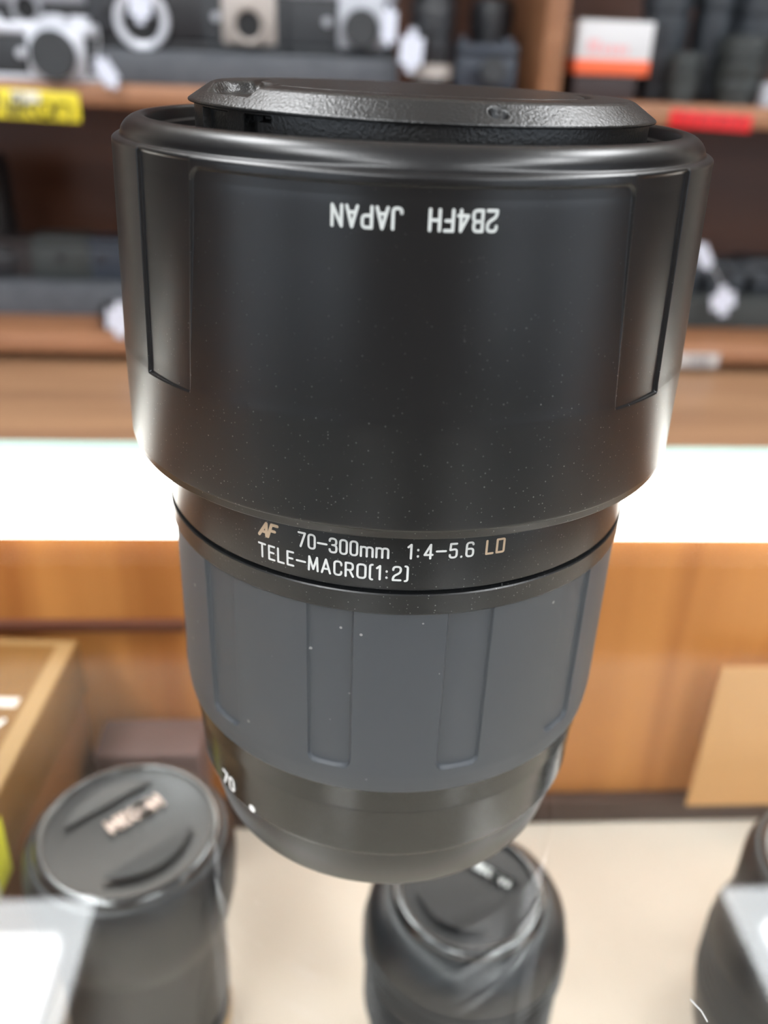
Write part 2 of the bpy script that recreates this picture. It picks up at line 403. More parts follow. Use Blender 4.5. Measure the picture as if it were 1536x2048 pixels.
# ------------------------------------------------------------------ price tags
card_m = mat('white_tag_card', (.58, .60, .68), .6)
string_m = mat('white_string', (.6, .6, .62), .8)
def price_tag(px, py, wpx, hpx, Y, tilt, label, spx=None, group='white price tags tied to the gear'):
    """stringed card: centre pixel, size in px, hanging at depth Y, tilted by degrees"""
    c = at(px, py, Y); k = (c-CP).dot(fw)/FPX
    w_, h_ = wpx*k, hpx*k
    e = empty('price_tag', c, label=label, cat='price tag', group=group, rot=(0, radians(tilt), 0))
    bm = bmesh.new(); box(bm, -w_/2, w_/2, -.4, .4, -h_/2, h_/2)
    ed = [q for q in bm.edges if abs(q.verts[0].co.x-q.verts[1].co.x) < 1e-4 and abs(q.verts[0].co.z-q.verts[1].co.z) < 1e-4]
    bmesh.ops.bevel(bm, geom=ed, offset=min(w_, h_)*.32, segments=5, affect='EDGES')
    link('card', bm, card_m, e)
    if spx:
        s = at(spx[0], spx[1], Y+6)-c
        t = radians(-tilt); s = Vector((s.x*cos(t)+s.z*sin(t), s.y, -s.x*sin(t)+s.z*cos(t)))
        s = Matrix.Rotation(-radians(tilt), 3, 'Y') @ (at(spx[0], spx[1], Y+6)-c)
        bm = bmesh.new(); p0 = Vector((0, -.2, h_/2-1)); mid = (p0+s)/2+Vector((3, -2, -2))
        tube(bm, [p0*(1-t)**2+mid*2*t*(1-t)+s*t*t for t in [i/8 for i in range(9)]], .6, 6)
        link('string', bm, string_m, e)
    return e

# ------------------------------------------------------------------ cameras on the shelf
chrome = mat('satin_chrome', (.40, .41, .44), .38, metal=.15, noise=(60, (.33, .34, .37), .4, .7))
brightchrome = mat('bright_satin_chrome', (.58, .59, .63), .38, metal=.15, noise=(60, (.50, .51, .55), .4, .7))
warmchrome = mat('warm_satin_chrome', (.36, .32, .29), .38, metal=.15)
leather = mat('black_leatherette', (.022, .024, .027), .6, bump=(700, .5, .001))
blackp = mat('black_camera_plastic', (.014, .014, .016), .4)
capgrey = mat('body_cap_grey_black', (.028, .030, .032), .55)
darkhole = mat('mirror_box_black', (.003, .003, .004), .6)
bluep = mat('blue_black_plastic', (.028, .035, .048), .45)
def camera_body(name, loc, W, H, D, label, top=chrome, body=leather, mount=chrome, mx=0, mr=30, mz=None, cap='cap', rz=0, hump=True, plate=None, knobs=True, base=None, group='film cameras on the upper shelf'):
    """classic film camera facing the counter (-Y); origin at bottom centre of the body"""
    e = empty(name, loc, rz=radians(rz), label=label, cat='camera', group=group)
    mz = H*.46 if mz is None else mz
    mkbox('bottom_plate', -W/2, W/2, -D/2, D/2, 0, H*.10, base or top, e, bev=2)
    bm = bmesh.new(); box(bm, -W/2+.6, W/2-.6, -D/2+.6, D/2-.6, H*.10, H*.70, 4, 3); link('body', bm, body, e)
    bm = bmesh.new(); box(bm, -W/2, W/2, -D/2, D/2, H*.70, H*.90, 4, 3)
    tp = link('top_plate', bm, top, e)
    if hump:
        bm = bmesh.new()
        pr = [(-24, 0), (24, 0), (22, 8), (12, 19), (8, 21), (-8, 21), (-12, 19), (-22, 8)]
        f0 = [bm.verts.new((mx+p[0]*W/136, -D/2-3, H*.70+p[1]*W/136*1.0+1)) for p in pr]
        f1 = [bm.verts.new((mx+p[0]*W/136*.9, D/2-2, H*.70+p[1]*W/136*.95+1)) for p in pr]
        bm.faces.new(f0[::-1]); bm.faces.new(f1)
        for i in range(len(pr)): bm.faces.new([f0[i], f0[(i+1) % len(pr)], f1[(i+1) % len(pr)], f1[i]])
        bmesh.ops.bevel(bm, geom=bm.edges[:], offset=1.6, segments=2, affect='EDGES')
        link('prism_housing', bm, top, e)
    if plate:
        mkbox('front_plate', mx-plate[0]/2, mx+plate[0]/2, -D/2-5, -D/2+1, H*.10, H*.78, mount, e, bev=3)
    ring = mklathe('mount_ring', [(mr*.70, -2), (mr*.70, 8), (mr*.78, 9.5), (mr*.95, 9.5), (mr, 8), (mr, -2)], mount, e, n=48, x=mx, y=-D/2-(3 if plate else 0), z=mz, axis='Y')
    if cap == 'cap':
        mklathe('body_cap', [(mr*.9, 8), (mr*1.0, 9), (mr*1.02, 15), (mr*.96, 17), (mr*.80, 17.4), (mr*.78, 16.4), (0.01, 16.4)], capgrey, e, n=48, x=mx, y=-D/2-(3 if plate else 0), z=mz, axis='Y')
    else:
        mklathe('mirror_box', [(mr*.69, 5), (mr*.66, -1), (0.01, -1)], darkhole, e, n=40, x=mx, y=-D/2-(3 if plate else 0), z=mz, axis='Y')
    if knobs:
        for kx, kr in ((-W*.38, W*.075), (W*.36, W*.085)):
            mklathe('dial', [(kr, 0), (kr, 6), (kr*.85, 7.5), (0.01, 7.5)], top, e, n=32, x=kx, z=H*.90)
        mklathe('shutter_button', [(3.5, 0), (3.2, 4), (.01, 4.4)], top, e, n=20, x=W*.22, z=H*.90)
        mklathe('self_timer_lever', [(5, -1), (5, 3), (4, 4), (0.01, 4)], top, e, n=20, x=mx-W*.30, y=-D/2, z=H*.42, axis='Y')
    return e
def wx(px, py, Y): return at(px, py, Y)
# camera A: silver SLR at the left, standing on the shelf itself
Y = SH+20
pc = wx(112, 118, Y-24); bl = 85.0
Hh = (wx(100, 45, Y).z-bl)/.90
camera_body('film_camera', (wx(88, 150, Y).x, Y, bl), 132, Hh, 34, 'silver film camera at the left end of the upper shelf, over the yellow label', top=brightchrome, mount=brightchrome, mx=wx(112, 118, Y-24).x-wx(88, 150, Y).x, mr=25, mz=max(pc.z-bl, 27.5), plate=(64, 0))
Y = SH+45
# camera on riser: black body with chrome mount ring
pr_ = 121.2
c = wx(284, 40, Y-18)
camera_body('film_camera', (c.x+4, Y, pr_), 136, 92, 32, 'all-black film camera with an open bright chrome mount ring on the riser', top=blackp, body=blackp, mount=brightchrome, mx=-4, mr=31, mz=c.z-pr_, cap='open')
c = wx(498, 50, Y-18)
camera_body('film_camera', (c.x-12, Y, pr_), 126, 86, 30, 'film camera with warm silver front plate and small dark round opening on the riser', top=chrome, body=leather, mount=warmchrome, mx=12, mr=21, mz=c.z-pr_, cap='open', plate=(62, 0), hump=True, base=leather)
c = wx(722, 58, Y-18)
camera_body('film_camera', (c.x-24, Y, pr_), 132, 84, 30, 'chrome-topped film camera with black body cap at the right end of the riser row', top=chrome, body=leather, mount=chrome, mx=24, mr=20, mz=c.z-pr_, cap='cap', hump=True, plate=(54, 0), base=leather)
# second-row bits: far top-left camera behind camera A
c = wx(40, 15, SH+150)
camera_body('film_camera', (c.x+20, SH+190, 85), 130, 118, 32, 'silver film camera with dark round mount, mostly hidden behind the leftmost camera', top=chrome, body=leather, mount=chrome, mx=-18, mr=19, mz=c.z-85, cap='open')
# lens with silver ring standing right of the riser
def small_lens(name, loc, R, H, label, m=blackp, ring=chrome, ringz=(.25, .38), cat='camera lens', group='lenses standing on the upper shelf', capm=None, rz=0):
    e = empty(name, loc, label=label, cat=cat, group=group)
    prof = [(R*.82, 0), (R*.86, H*.08), (R*.86, H*.18), (R*.97, H*.2), (R*.97, H*ringz[0])]
    mklathe('barrel', prof+[(R*.97, H*ringz[1]), (R, H*(ringz[1]+.02)), (R, H*.62), (R*.93, H*.63), (R*.93, H*.66), (R*1.02, H*.67), (R*1.02, H*.93), (R*.98, H*.95), (R*.9, H*.95)], m, e, n=48)
    mklathe('trim_ring', [(R*.95, H*ringz[0]), (R*1.0, H*ringz[0]+.4), (R*1.0, H*ringz[1]-.4), (R*.95, H*ringz[1])], ring, e, n=48, cap0=False, cap1=False)
    bm = bmesh.new()
    for i in range(36):
        a = 2*pi*i/36
        b2 = bmesh.new(); box(b2, -R*.05, R*.05, -.6, .6, H*.69, H*.90)
        bmesh.ops.rotate(b2, matrix=Matrix.Rotation(a, 3, 'Z'), verts=b2.verts, cent=(0, 0, 0))
        bmesh.ops.translate(b2, vec=(R*1.02*sin(a), -R*1.02*cos(a), 0), verts=b2.verts); merge(bm, b2)
    link('grip_ribs', bm, m, e, smooth=False)
    mklathe('front_cap', [(R*.9, H*.94), (R*.92, H*.99), (R*.86, H), (.01, H)], capm or capgrey, e, n=48)
    return e
Y = SH+20
c = wx(862, 130, Y)
small_lens('camera_lens', (c.x, Y+5, 85), 25, 96, 'black lens with a pale metal ring standing just right of the riser', ringz=(.18, .34), ring=warmchrome)
# blue-black camera lying right of it
c = wx(968, 150, Y+20)
e = camera_body('compact_camera', (c.x, Y+22, 85), 76, 62, 34, 'blue-black compact camera standing left of the upright panel', top=bluep, body=bluep, mount=bluep, mx=6, mr=15, cap='cap', hump=False, group='compact cameras')
c = wx(985, 35, SH+110)
small_lens('camera_lens', (c.x, SH+115, 85), 26, 105, 'lens with a pale metal ring near its top, standing behind the blue-black compact camera', ringz=(.66, .80), ring=chrome)
c = wx(868, 22, SH+110)
small_lens('camera_lens', (c.x, SH+115, 85), 27, 112, 'lens with a bluish silver ring near its top, standing behind the pale-ringed lens', ringz=(.62, .78), ring=chrome)
price_tag(213, 145, 34, 66, SH-12, -32, 'white price tag hanging to the right of the leftmost silver camera, over the shelf edge', (196, 60))
price_tag(280, 12, 44, 64, SH-6, 4, 'white price tag hanging in front of the chrome mount ring of the all-black camera')
price_tag(778, 52, 30, 72, SH+2, 2, 'slim greyish price tag hanging beside the camera at the riser end')
price_tag(823, 102, 46, 78, SH-10, 3, 'brightest white price tag, hanging in front of the dark lens right of the riser', (830, 55))

# white and orange box on a dark box
bw0 = wx(1140, 190, SH+25).x; bw1 = wx(1284, 190, SH+25).x
zt = wx(1200, 40, SH+15).z; zm = wx(1200, 118, SH+15).z; zb = wx(1200, 150, SH+15).z
darkbox = tag(mkbox('cardboard_box', bw0+2, bw1-12, SH+18, SH+120, 84.8, zb-.2, mat('dark_brown_carton', (.030, .018, .017), .6), bev=1), 'low dark brown box on the upper shelf, under the white and orange box', 'box')
bb = empty('lens_box', ((bw0+bw1)/2, SH+65, zb), label='white cardboard box with orange-red lower band, on top of the dark box', cat='box')
hw = (bw1-bw0)/2
mkbox('carton', -hw, hw, -50, 50, 0, zt-zb, mat('white_carton', (.54, .53, .53), .5), bb, bev=1.2)
mkbox('orange_band', -hw-.3, hw+.3, -50.4, 50.4, 0.3, zm-zb, mat('orange_red_print', (.72, .115, .035), .5), bb, bev=1.2)
bm = bmesh.new()
zc = zt-zb
for (x0, x1, z0_, z1_) in [(-hw+12, -hw+15, zc-34, zc-20), (-hw+17, -hw+20, zc-34, zc-20), (-hw+22, -hw+25, zc-34, zc-20), (-hw+29, -hw+35, zc-34, zc-26), (-hw+38, -hw+44, zc-34, zc-26), (-hw+47, -hw+53, zc-34, zc-26), (-hw+56, -hw+60, zc-34, zc-26)]:
    box(bm, x0, x1, -50.5, -50.0, z0_, z1_)
link('red_print', bm, mat('faded_red_print', (.72, .30, .30), .6), bb, smooth=False)

# black lenses at the right of the upper shelf
specs = [(1218, 20, 95, 128, 88, 'dark grey', 'black lens standing behind the white and orange box'),
         (1322, 100, 96, 60, 150, '', 'tall blue-black lens immediately right of the white and orange box'),
         (1416, 100, 80, 78, 158, '', 'tall slim black lens, second from the white and orange box'),
         (1508, 70, 92, 60, 150, '', 'tall black lens at the right edge of the upper shelf'),
         (1366, 150, 64, 14, 56, 'g', 'short greenish black lens in front of the tall lenses, above the red label'),
         (1478, 150, 92, 14, 76, 'g', 'squat wide greenish black lens at the far right front of the upper shelf')]
greenp = mat('green_black_plastic', (.030, .034, .032), .5)
slate = mat('slate_black_plastic', (.024, .028, .033), .45)
for i, (px, py, wp, dy, hh, kind, lab) in enumerate(specs):
    Yc = SH+dy+28; c = wx(px, py, Yc); k = (c-CP).dot(fw)/FPX
    small_lens('camera_lens', (c.x, Yc, 85), wp*k/2, hh, lab, m=greenp if kind == 'g' else slate, ring=slate if kind != 'g' else greenp, capm=greenp if kind == 'g' else slate)
c = wx(1534, 185, SH+6)
tag(mklathe('metal_adapter', [(9, 0), (11, 1), (11, 24), (9.5, 26), (8, 26), (8, 20), (.01, 20)], chrome, n=32, x=c.x+6, y=SH+14, z=84.7), 'small bright metal adapter ring at the right end of the upper shelf front', 'lens adapter')

# shelf labels
def strip_label(name, px0, px1, py0, py1, Y, m, label, cat='label', bow=0):
    a = at(px0, py0, Y); b = at(px1, py1, Y)
    e = empty(name, ((a.x+b.x)/2, Y, (a.z+b.z)/2), label=label, cat=cat)
    w_, h_ = (b.x-a.x), (a.z-b.z)
    mkbox('backing', -w_/2, w_/2, -.6, .6, -h_/2, h_/2, m, e, bev=.5)
    return e, w_, h_
yel = mat('yellow_label_card', (.78, .64, .035), .38)
redm = mat('red_label_card', (.62, .010, .012), .4)
blk_t = mat('black_print', (.03, .028, .02), .6)
e, w_, h_ = strip_label('shelf_label', -40, 162, 176, 242, SH-2.2, yel, 'yellow shelf label with black lettering on the upper shelf edge at the left')
e.rotation_euler = (0, radians(1.5), 0)
bm = bmesh.new(); lettering(bm, 'Nikon', 22, 1.6, 3.9, planemap((-w_/2+12, -1.0, -12), (1, 0, 0), (0, 0, 1)), gap=.22, slant=.18); link('lettering', bm, blk_t, e, smooth=False)
bm = bmesh.new(); box(bm, w_/2-76, w_/2-44, -.9, -.62, 2, h_/2-2, .2); link('white_sticker', bm, mat('cream_sticker', (.75, .72, .60), .4), e)  # cream patch painted in place of glare on the glossy label
e, w_, h_ = strip_label('shelf_label', 1342, 1500, 222, 262, SH-2.2, redm, 'bright red shelf label with dark red lettering on the upper shelf edge at the right')
e.rotation_euler = (0, radians(2.2), 0)
bm = bmesh.new()
for k in range(7):
    box(bm, -w_/2+10+k*12.4, -w_/2+13.5+k*12.4, -.9, -.62, -7, 7)
    if k % 2 == 0: box(bm, -w_/2+10+k*12.4, -w_/2+19+k*12.4, -.9, -.62, 4, 7)
link('lettering', bm, mat('dark_red_print', (.33, .02, .02), .5), e, smooth=False)
e, w_, h_ = strip_label('shelf_label', 1330, 1434, 706, 736, SH-2.2, mat('silver_grey_label', (.45, .42, .40), .5), 'small silver-grey shelf label with dark lettering on the lower shelf edge at the right')
bm = bmesh.new(); lettering(bm, 'TIZE', 11, 1.2, 2.6, planemap((w_/2-44, -.8, -6), (1, 0, 0), (0, 0, 1)), gap=.28); link('lettering', bm, mat('grey_print', (.16, .15, .15), .6), e, smooth=False)

# ------------------------------------------------------------------ gear on the lower shelf
for i, (px, wd, hh, dep, dy, lab) in enumerate([
    (-40, 95, 42, 60, 130, 'black camera gear box at the far left of the lower shelf'),
    (38, 78, 52, 60, 135, 'dark brownish camera bag on the lower shelf left'),
    (125, 84, 58, 60, 130, 'black square flash unit on the lower shelf, second from the big lens at the left'),
    (205, 74, 55, 60, 132, 'blue-black flash unit nearest the big lens on its left')]):
    c = wx(px, 540, SH+dy)
    e = empty('flash_unit', (c.x, SH+dy+dep/2, -171.9), label=lab, cat='camera gear', group='black gear on the lower shelf, left')
    m_ = [blackp, mat('dark_brown_nylon', (.020, .014, .013), .7), greenp, bluep][i]
    mkbox('body', -wd/2, wd/2, -dep/2, dep/2, 0, hh*.8, m_, e, bev=5, seg=3)
    mkbox('lid', -wd/2+3, wd/2-3, -dep/2+2, dep/2-2, hh*.8+.05, hh, m_, e, bev=4, seg=3)
    mklathe('clasp', [(6, -1), (6, 2), (.01, 2.2)], blackp, e, n=20, y=-dep/2, z=hh*.55, axis='Y')
for i, (px, wd, hh, lab) in enumerate([(1360, 90, 52, 'black camera case just right of the big lens on the lower shelf'), (1452, 92, 46, 'flat black camera case behind the oval price tag on the lower shelf'), (1548, 96, 50, 'black camera case at the right edge of the lower shelf')]):
    c = wx(px, 560, SH+130)
    e = empty('camera_case', (c.x, SH+160, -171.9), label=lab, cat='camera case', group='black cases on the lower shelf, right')
    mkbox('body', -wd/2, wd/2, -30, 30, 0, hh*.72, slate, e, bev=5, seg=3)
    mkbox('lid', -wd/2, wd/2, -30, 30, hh*.72+.05, hh, slate, e, bev=5, seg=3)
    mkbox('clasp', -7, 7, -33, -30, hh*.5, hh*.8, blackp, e, bev=1)
c = wx(225, 650, SH+40)
e = empty('viewfinder_lens', (c.x+4, SH+42, -212.9), label='small black lens on the lower shelf beside the white tag left of the big lens', cat='camera lens')
mklathe('barrel', [(17, 0), (19, 2), (19, 26), (17, 30), (16, 30)], blackp, e, n=40)
mklathe('front_cap', [(16, 30), (16, 33), (.01, 33.5)], capgrey, e, n=40)
price_tag(240, 640, 52, 74, SH-6, 6, 'white price tag over the lower shelf edge at the big lens left outline')
price_tag(1446, 602, 48, 62, SH+60, -14, 'oval white price tag hanging in front of the black cases right of the big lens', (1405, 500))
price_tag(1408, 512, 26, 60, SH+95, -32, 'dim greyish price tag higher up beside the oval one, right of the big lens')
bagd = wx(8, 420, SH+180)
e = empty('camera_bag', (bagd.x-62, SH+215, -171.9), label='tall dark camera bag standing at the extreme left of the lower shelf', cat='camera bag')
mkbox('body', -60, 60, -28, 28, 0, 150, mat('brown_black_nylon', (.012, .009, .008), .8), e, bev=10, seg=4)
mkbox('flap', -57, 57, -33, 20, 105, 156, mat('brown_black_flap', (.014, .010, .009), .8), e, bev=6, seg=3)

# ================================================================== DISPLAY CASE
FL = -193.0
case = empty('display_case', (0, 0, -960), label='glass-topped wooden display counter that the big lens stands on', cat='display counter')
def cs(name, x0, x1, y0, y1, z0, z1, m, bev=0, **k): return mkbox(name, x0, x1, y0, y1, z0+960, z1+960, m, case, bev=bev, **k)
# glass top
gm = bpy.data.materials.new('counter_glass'); gm.use_nodes = True; nt = gm.node_tree; nt.nodes.clear()
out = nt.nodes.new('ShaderNodeOutputMaterial'); geo = nt.nodes.new('ShaderNodeNewGeometry')
dot = nt.nodes.new('ShaderNodeVectorMath'); dot.operation = 'DOT_PRODUCT'; nt.links.new(geo.outputs['Normal'], dot.inputs[0]); nt.links.new(geo.outputs['Incoming'], dot.inputs[1])
def mth(op, a, b=None):
    n = nt.nodes.new('ShaderNodeMath'); n.operation = op
    for i, v in enumerate((a, b)):
        if v is None: continue
        if isinstance(v, (int, float)): n.inputs[i].default_value = v
        else: nt.links.new(v, n.inputs[i])
    return n.outputs[0]
fr = mth('ADD', mth('MULTIPLY', mth('POWER', mth('SUBTRACT', 1.0, mth('ABSOLUTE', dot.outputs['Value'])), 5.0), .96), .04)
tr = nt.nodes.new('ShaderNodeBsdfTransparent'); tr.inputs[0].default_value = (.975, .985, .98, 1)
gl = nt.nodes.new('ShaderNodeBsdfGlossy'); gl.inputs['Roughness'].default_value = 0.0
mxs = nt.nodes.new('ShaderNodeMixShader'); nt.links.new(fr, mxs.inputs[0]); nt.links.new(tr.outputs[0], mxs.inputs[1]); nt.links.new(gl.outputs[0], mxs.inputs[2]); nt.links.new(mxs.outputs[0], out.inputs[0])
edge_m = mat('green_glass_edge', (.36, .47, .44), .25)
bm = bmesh.new(); box(bm, -640, 640, -330, 161.5, 954, 960, 0)
for f in bm.faces:
    f.material_index = 0 if abs(f.normal.z) > .5 or True and abs(sum(v.co.z for v in f.verts)/4-957) > 1 else 1
gt = link('glass_top', bm, [gm, edge_m], case, smooth=False)
cs('back_door', -640, 640, 163, 172, FL, -7, wood_case)
cs('door_track', -640, 640, 156, 162.8, FL, FL+14, dark_track, bev=1)
cs('shelf_board', -640, 640, -326, 162, FL-16, FL-.2, floor_cloth)
cs('side_panel', -652, -640.5, -330, 172, -958, -.5, wood_case)
cs('side_panel', 640.5, 652, -330, 172, -958, -.5, wood_case)
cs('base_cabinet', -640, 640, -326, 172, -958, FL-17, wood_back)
gmf = cs('glass_front', -640, 640, -330, -326.5, FL, -7, gm, smooth=False)
cs('door_rail', -640, -70, 159.5, 162.8, -84, -79, dark_rail, bev=.8)
# strip lamp under the back edge of the glass
lamp = empty('case_lamp', (0, 158, -24), label='brightly lit white strip lamp running along the back edge under the counter glass', cat='lamp')
lm = mat('lit_lamp_cover', (.9, .9, .9), .4, emit=(1.0, .965, .90), es=CASE_LAMP)
bm = bmesh.new()
pf = [(3.5, 17), (-2, 17), (-3.2, 10), (-3.8, 0), (-3.4, -7), (-1.5, -13.6), (3.5, -14)]
v0 = [bm.verts.new((-600, y, z)) for y, z in pf]; v1 = [bm.verts.new((600, y, z)) for y, z in pf]
bm.faces.new(v0); bm.faces.new(v1[::-1])
for i in range(len(pf)): bm.faces.new([v0[i], v0[(i+1) % len(pf)], v1[(i+1) % len(pf)], v1[i]])
link('lamp_cover', bm, lm, lamp)
for s_ in (-1, 1): mkbox('end_cap', 600*s_-(12 if s_ < 0 else 0), 600*s_+(12 if s_ > 0 else 0), -4.2, 3.7, -17.5, 17.5, frame_m, lamp, bev=1)

# gold box inside the case
goldm = mat('gold_carton', (.15, .072, .018), .62, spec=.2, noise=(30, (.19, .095, .027), .35, .7))
goldl = mat('pale_gold_border', (.27, .165, .07), .6, spec=.2)
brownc = mat('brown_gold_carton_side', (.17, .075, .026), .6, spec=.2)
gb = empty('lens_box', (-173.5, 77, FL), label='tall gold cardboard box with white lettering on its lid, inside the case at the left', cat='box')
gb.rotation_euler = (0, 0, radians(-3.2))
gh = -79-FL
mkbox('carton', -60, 60, -74, 74, 0, gh-26, brownc, gb, bev=1)
mkbox('lid', -61, 61, -75, 75, gh-26.1, gh, goldm, gb, bev=1.2)
bm = bmesh.new(); box(bm, 53.5, 60, -73, 73, gh-.1, gh+.15); box(bm, -58.5, 53.4, 70, 73, gh-.1, gh+.15); link('gold_border', bm, goldl, gb, smooth=False)
bm = bmesh.new(); lettering(bm, 'KX', 9, 1.0, 1.9, planemap((38, 18, gh+.3), (1, 0, 0), (0, 1, 0)), gap=.25); 
lettering(bm, 'KKX', 9, 1.0, 1.9, planemap((26, 4, gh+.3), (1, 0, 0), (0, 1, 0)))
link('lettering', bm, WHITER, gb, smooth=False)
bm = bmesh.new(); box(bm, 28, 51, 34, 39, gh, gh+.2); link('silver_print', bm, mat('silver_print', (.5, .46, .42), .4), gb, smooth=False)
bm = bmesh.new(); box(bm, 60.05, 61.3, -25, -9, 84, 108); link('yellow_sticker', bm, mat('yellow_green_sticker', (.72, .68, .04), .5), gb)
bm = bmesh.new(); box(bm, 60.3, 61.6, -28, -19, 85, 107); link('cream_sticker', bm, mat('cream_sticker_paper', (.72, .70, .50), .5), gb)
# small stand-up card behind the left lens
tag(mkbox('cardboard_box', -104, -62, 128, 150, FL, -121, mat('plum_brown_carton', (.10, .055, .05), .6), bev=1), 'dark plum-brown box standing behind the left lens inside the case, against the wooden doors', 'box')
tag(mkbox('paper_card', at(1422, 1430, 150).x, 330, 150.5, 151.5, FL+16, -97, mat('pale_tan_card', (.56, .30, .115), .6), smooth=False), 'pale tan paper card leaning on the wooden doors at the right inside the case', 'card')

# lenses standing inside the case
casep = mat('case_lens_black_plastic', (.011, .012, .014), .38)
casec = mat('case_lens_cap_plastic', (.012, .012, .013), .36)
glossrim = mat('glossy_black_rim', (.012, .012, .013), .20, spec=.8, coat=.6)
def case_lens(loc, prof, capprof, label, text, tcol, tpos, tang, th, grooves=(), rz=0, ringdef=None, bev=None):
    e = empty('camera_lens', loc, label=label, cat='camera lens', group='lenses standing inside the display case')
    mklathe('barrel', prof, casep, e, n=96, autos=28)
    c = mklathe('lens_cap', capprof, casec, e, n=96, autos=28)
    ctop = max(p[1] for p in capprof)
    r1_, z1_ = max((p for p in capprof if p[1] > ctop-1.2), key=lambda p: p[0])
    mklathe('cap_rim', smoothp([(r1_+.9, ctop-3.4), (r1_+1.0, ctop-1.6), (r1_+.2, ctop-.1), (r1_-1.1, ctop+.55), (r1_-2.1, ctop+.5), (r1_-2.6, ctop-.4)], 2), glossrim, c, n=96, cap0=False, cap1=False, autos=60)
    bm = bmesh.new(); d = Vector((cos(tang), sin(tang), 0)); n = Vector((-sin(tang), cos(tang), 0))
    lettering(bm, text, th, 1.05, th*.27, planemap(Vector((tpos[0], tpos[1], ctop+.15)), d, n), gap=.28, off=.5)
    link('lettering', bm, tcol, c, smooth=False)
    # pinch recesses on the cap: two raised half-moon levers
    for s in (-1, 1):
        bm = bmesh.new(); R_ = capprof[-2][0]*.80; pts = []
        for k in range(13):
            a = -radians(52)+radians(104)*k/12; pts.append((R_*cos(a), R_*sin(a)))
        vs = [bm.verts.new(((p[0]*n.x+p[1]*d.x)*s, (p[0]*n.y+p[1]*d.y)*s, ctop+.05)) for p in pts]
        f = bm.faces.new(vs); r = bmesh.ops.extrude_face_region(bm, geom=[f]); 
        bmesh.ops.translate(bm, vec=(0, 0, .55), verts=[q for q in r['geom'] if isinstance(q, bmesh.types.BMVert)])
        bmesh.ops.bevel(bm, geom=bm.edges[:], offset=.22, segments=2, affect='EDGES'); link('pinch_lever', bm, casec, c)
    if grooves:
        bm = bmesh.new()
        for (r, z) in grooves: lathe(bm, [(r, z-.5), (r+1.0, z-.35), (r+1.0, z+.35), (r, z+.5)], 96, cap0=False, cap1=False)
        link('grip_rings', bm, casep, e, autos=25)
    if ringdef:
        mklathe('trim_ring', ringdef[0], ringdef[1], e, n=96, cap0=False, cap1=False)
    return e
hL = -88-FL
pale = mat('pale_pink_lettering', (.55, .42, .36), .5)
case_lens((-73.5, 62, FL), [(24, 0), (27, 1.5), (27, 20), (25, 22), (25, 24), (27.5, 26), (27.5, hL-42), (30, hL-36), (32, hL-26), (32.8, hL-12), (32, hL-6), (30.2, hL-2.6), (29.4, hL-2.2), (28.5, hL-2.2)],
          [(28.6, hL-5), (29.0, hL-2.2), (27.8, hL-.6), (26.6, hL-.25), (25.8, hL-.6), (24.5, hL-1.2), (.01, hL-1.2)],
          'black lens with pale lettering on its cap, inside the case beside the gold box', 'NIKON', pale, (2.5, 3.5), radians(40), 5.2,
          ringdef=([(27.2, 8), (27.8, 8.4), (27.8, 13.6), (27.2, 14)], mat('brass_ring', (.40, .27, .12), .3, metal=.6)))
hC = -104-FL
case_lens((33.2, 49.5, FL), [(25, 0), (28, 1.5), (28, 22), (30, 25), (31, 50), (31, hC-30), (32.2, hC-28), (32.4, hC-16), (31.5, hC-9), (29.5, hC-5), (26.5, hC-2.4), (25, hC-1.9), (24.2, hC-1.9)],
          [(24.2, hC-4), (24.6, hC-1.7), (23.6, hC+.2), (22.2, hC+.9), (21.2, hC+.6), (20.6, hC-.3), (.01, hC-.3)],
          'black lens with white lettering on its cap, inside the case below the big lens', 'Nikon', WHITE, (6.5, 4), radians(-38), 4.6,
          grooves=[(32.0, hC-18-k*3.8) for k in range(3)]+[(31.0, hC-34-k*4.2) for k in range(5)])
hR = -100-FL
case_lens((160, 52, FL), [(30, 0), (33, 1.5), (36, 20), (36, hR-44), (34, hR-38), (32.4, hR-30), (32.4, hR-8), (30.5, hR-3), (29.5, hR-2), (28, hR-2)],
          [(28.2, hR-4), (28.6, hR-1.8), (27.4, hR), (26, hR+.2), (25, hR-.4), (.01, hR-.4)],
          'black lens cut off by the right edge of the picture, standing inside the case', 'Nikon', WHITE, (3, 3), radians(20), 4.0,
          grooves=[(35.6, hR-50-k*4.4) for k in range(5)])

# ================================================================== THE BIG LENS
L = empty('telephoto_zoom_lens', (0, 0, 0), label='large black telephoto zoom lens with reversed hood and cap, standing upright on the glass counter', cat='camera lens')
A0 = -4.4
# ---- hood
def hood_disp(a, z, r):
    if r < 38.6: return 0
    d = (a-A0+180) % 360-180
    k = 0.0
    d90 = abs(d)
    # the pattern repeats at the back of the hood
    if d90 > 90: d90 = 180-d90
    t = (z-90)/27.0; e1 = 38.7-2.0*t; e2 = 52.2
    if z < 118.2:
        # side recess, open towards the lip, crisp outer and lower edges
        if e1-1 < d90 < e2+1:
            low = ss(89.75, 90.05, z)*(1-ss(117.2, 117.9, z))
            k += .42*ss(e1-.12, e1+.16, d90)*(1-ss(e2-.28, e2+.02, d90))*low*(.40+.60*ss(e1, e2-1, d90))
        # shallow central recess below the lip, fading out downwards; rounded top corners
        if d90 < e1+.5:
            x = (e1-d90)*.73; rr = 1.6; y = 116.75-z
            if x < rr and y < rr: e_ = rr-sqrt(max(0, (rr-x)**2+(rr-y)**2))
            else: e_ = min(x, y)
            k += .42*ss(-.05, .22, e_)*ss(91.5, 112, z)
    return k
hp = [(38.35, 75.6), (38.6, 75.05), (42.6, 74.95), (42.8, 75.02), (42.86, 75.15), (42.9, 76.05), (42.95, 76.15), (43.15, 76.3), (43.19, 76.4)]
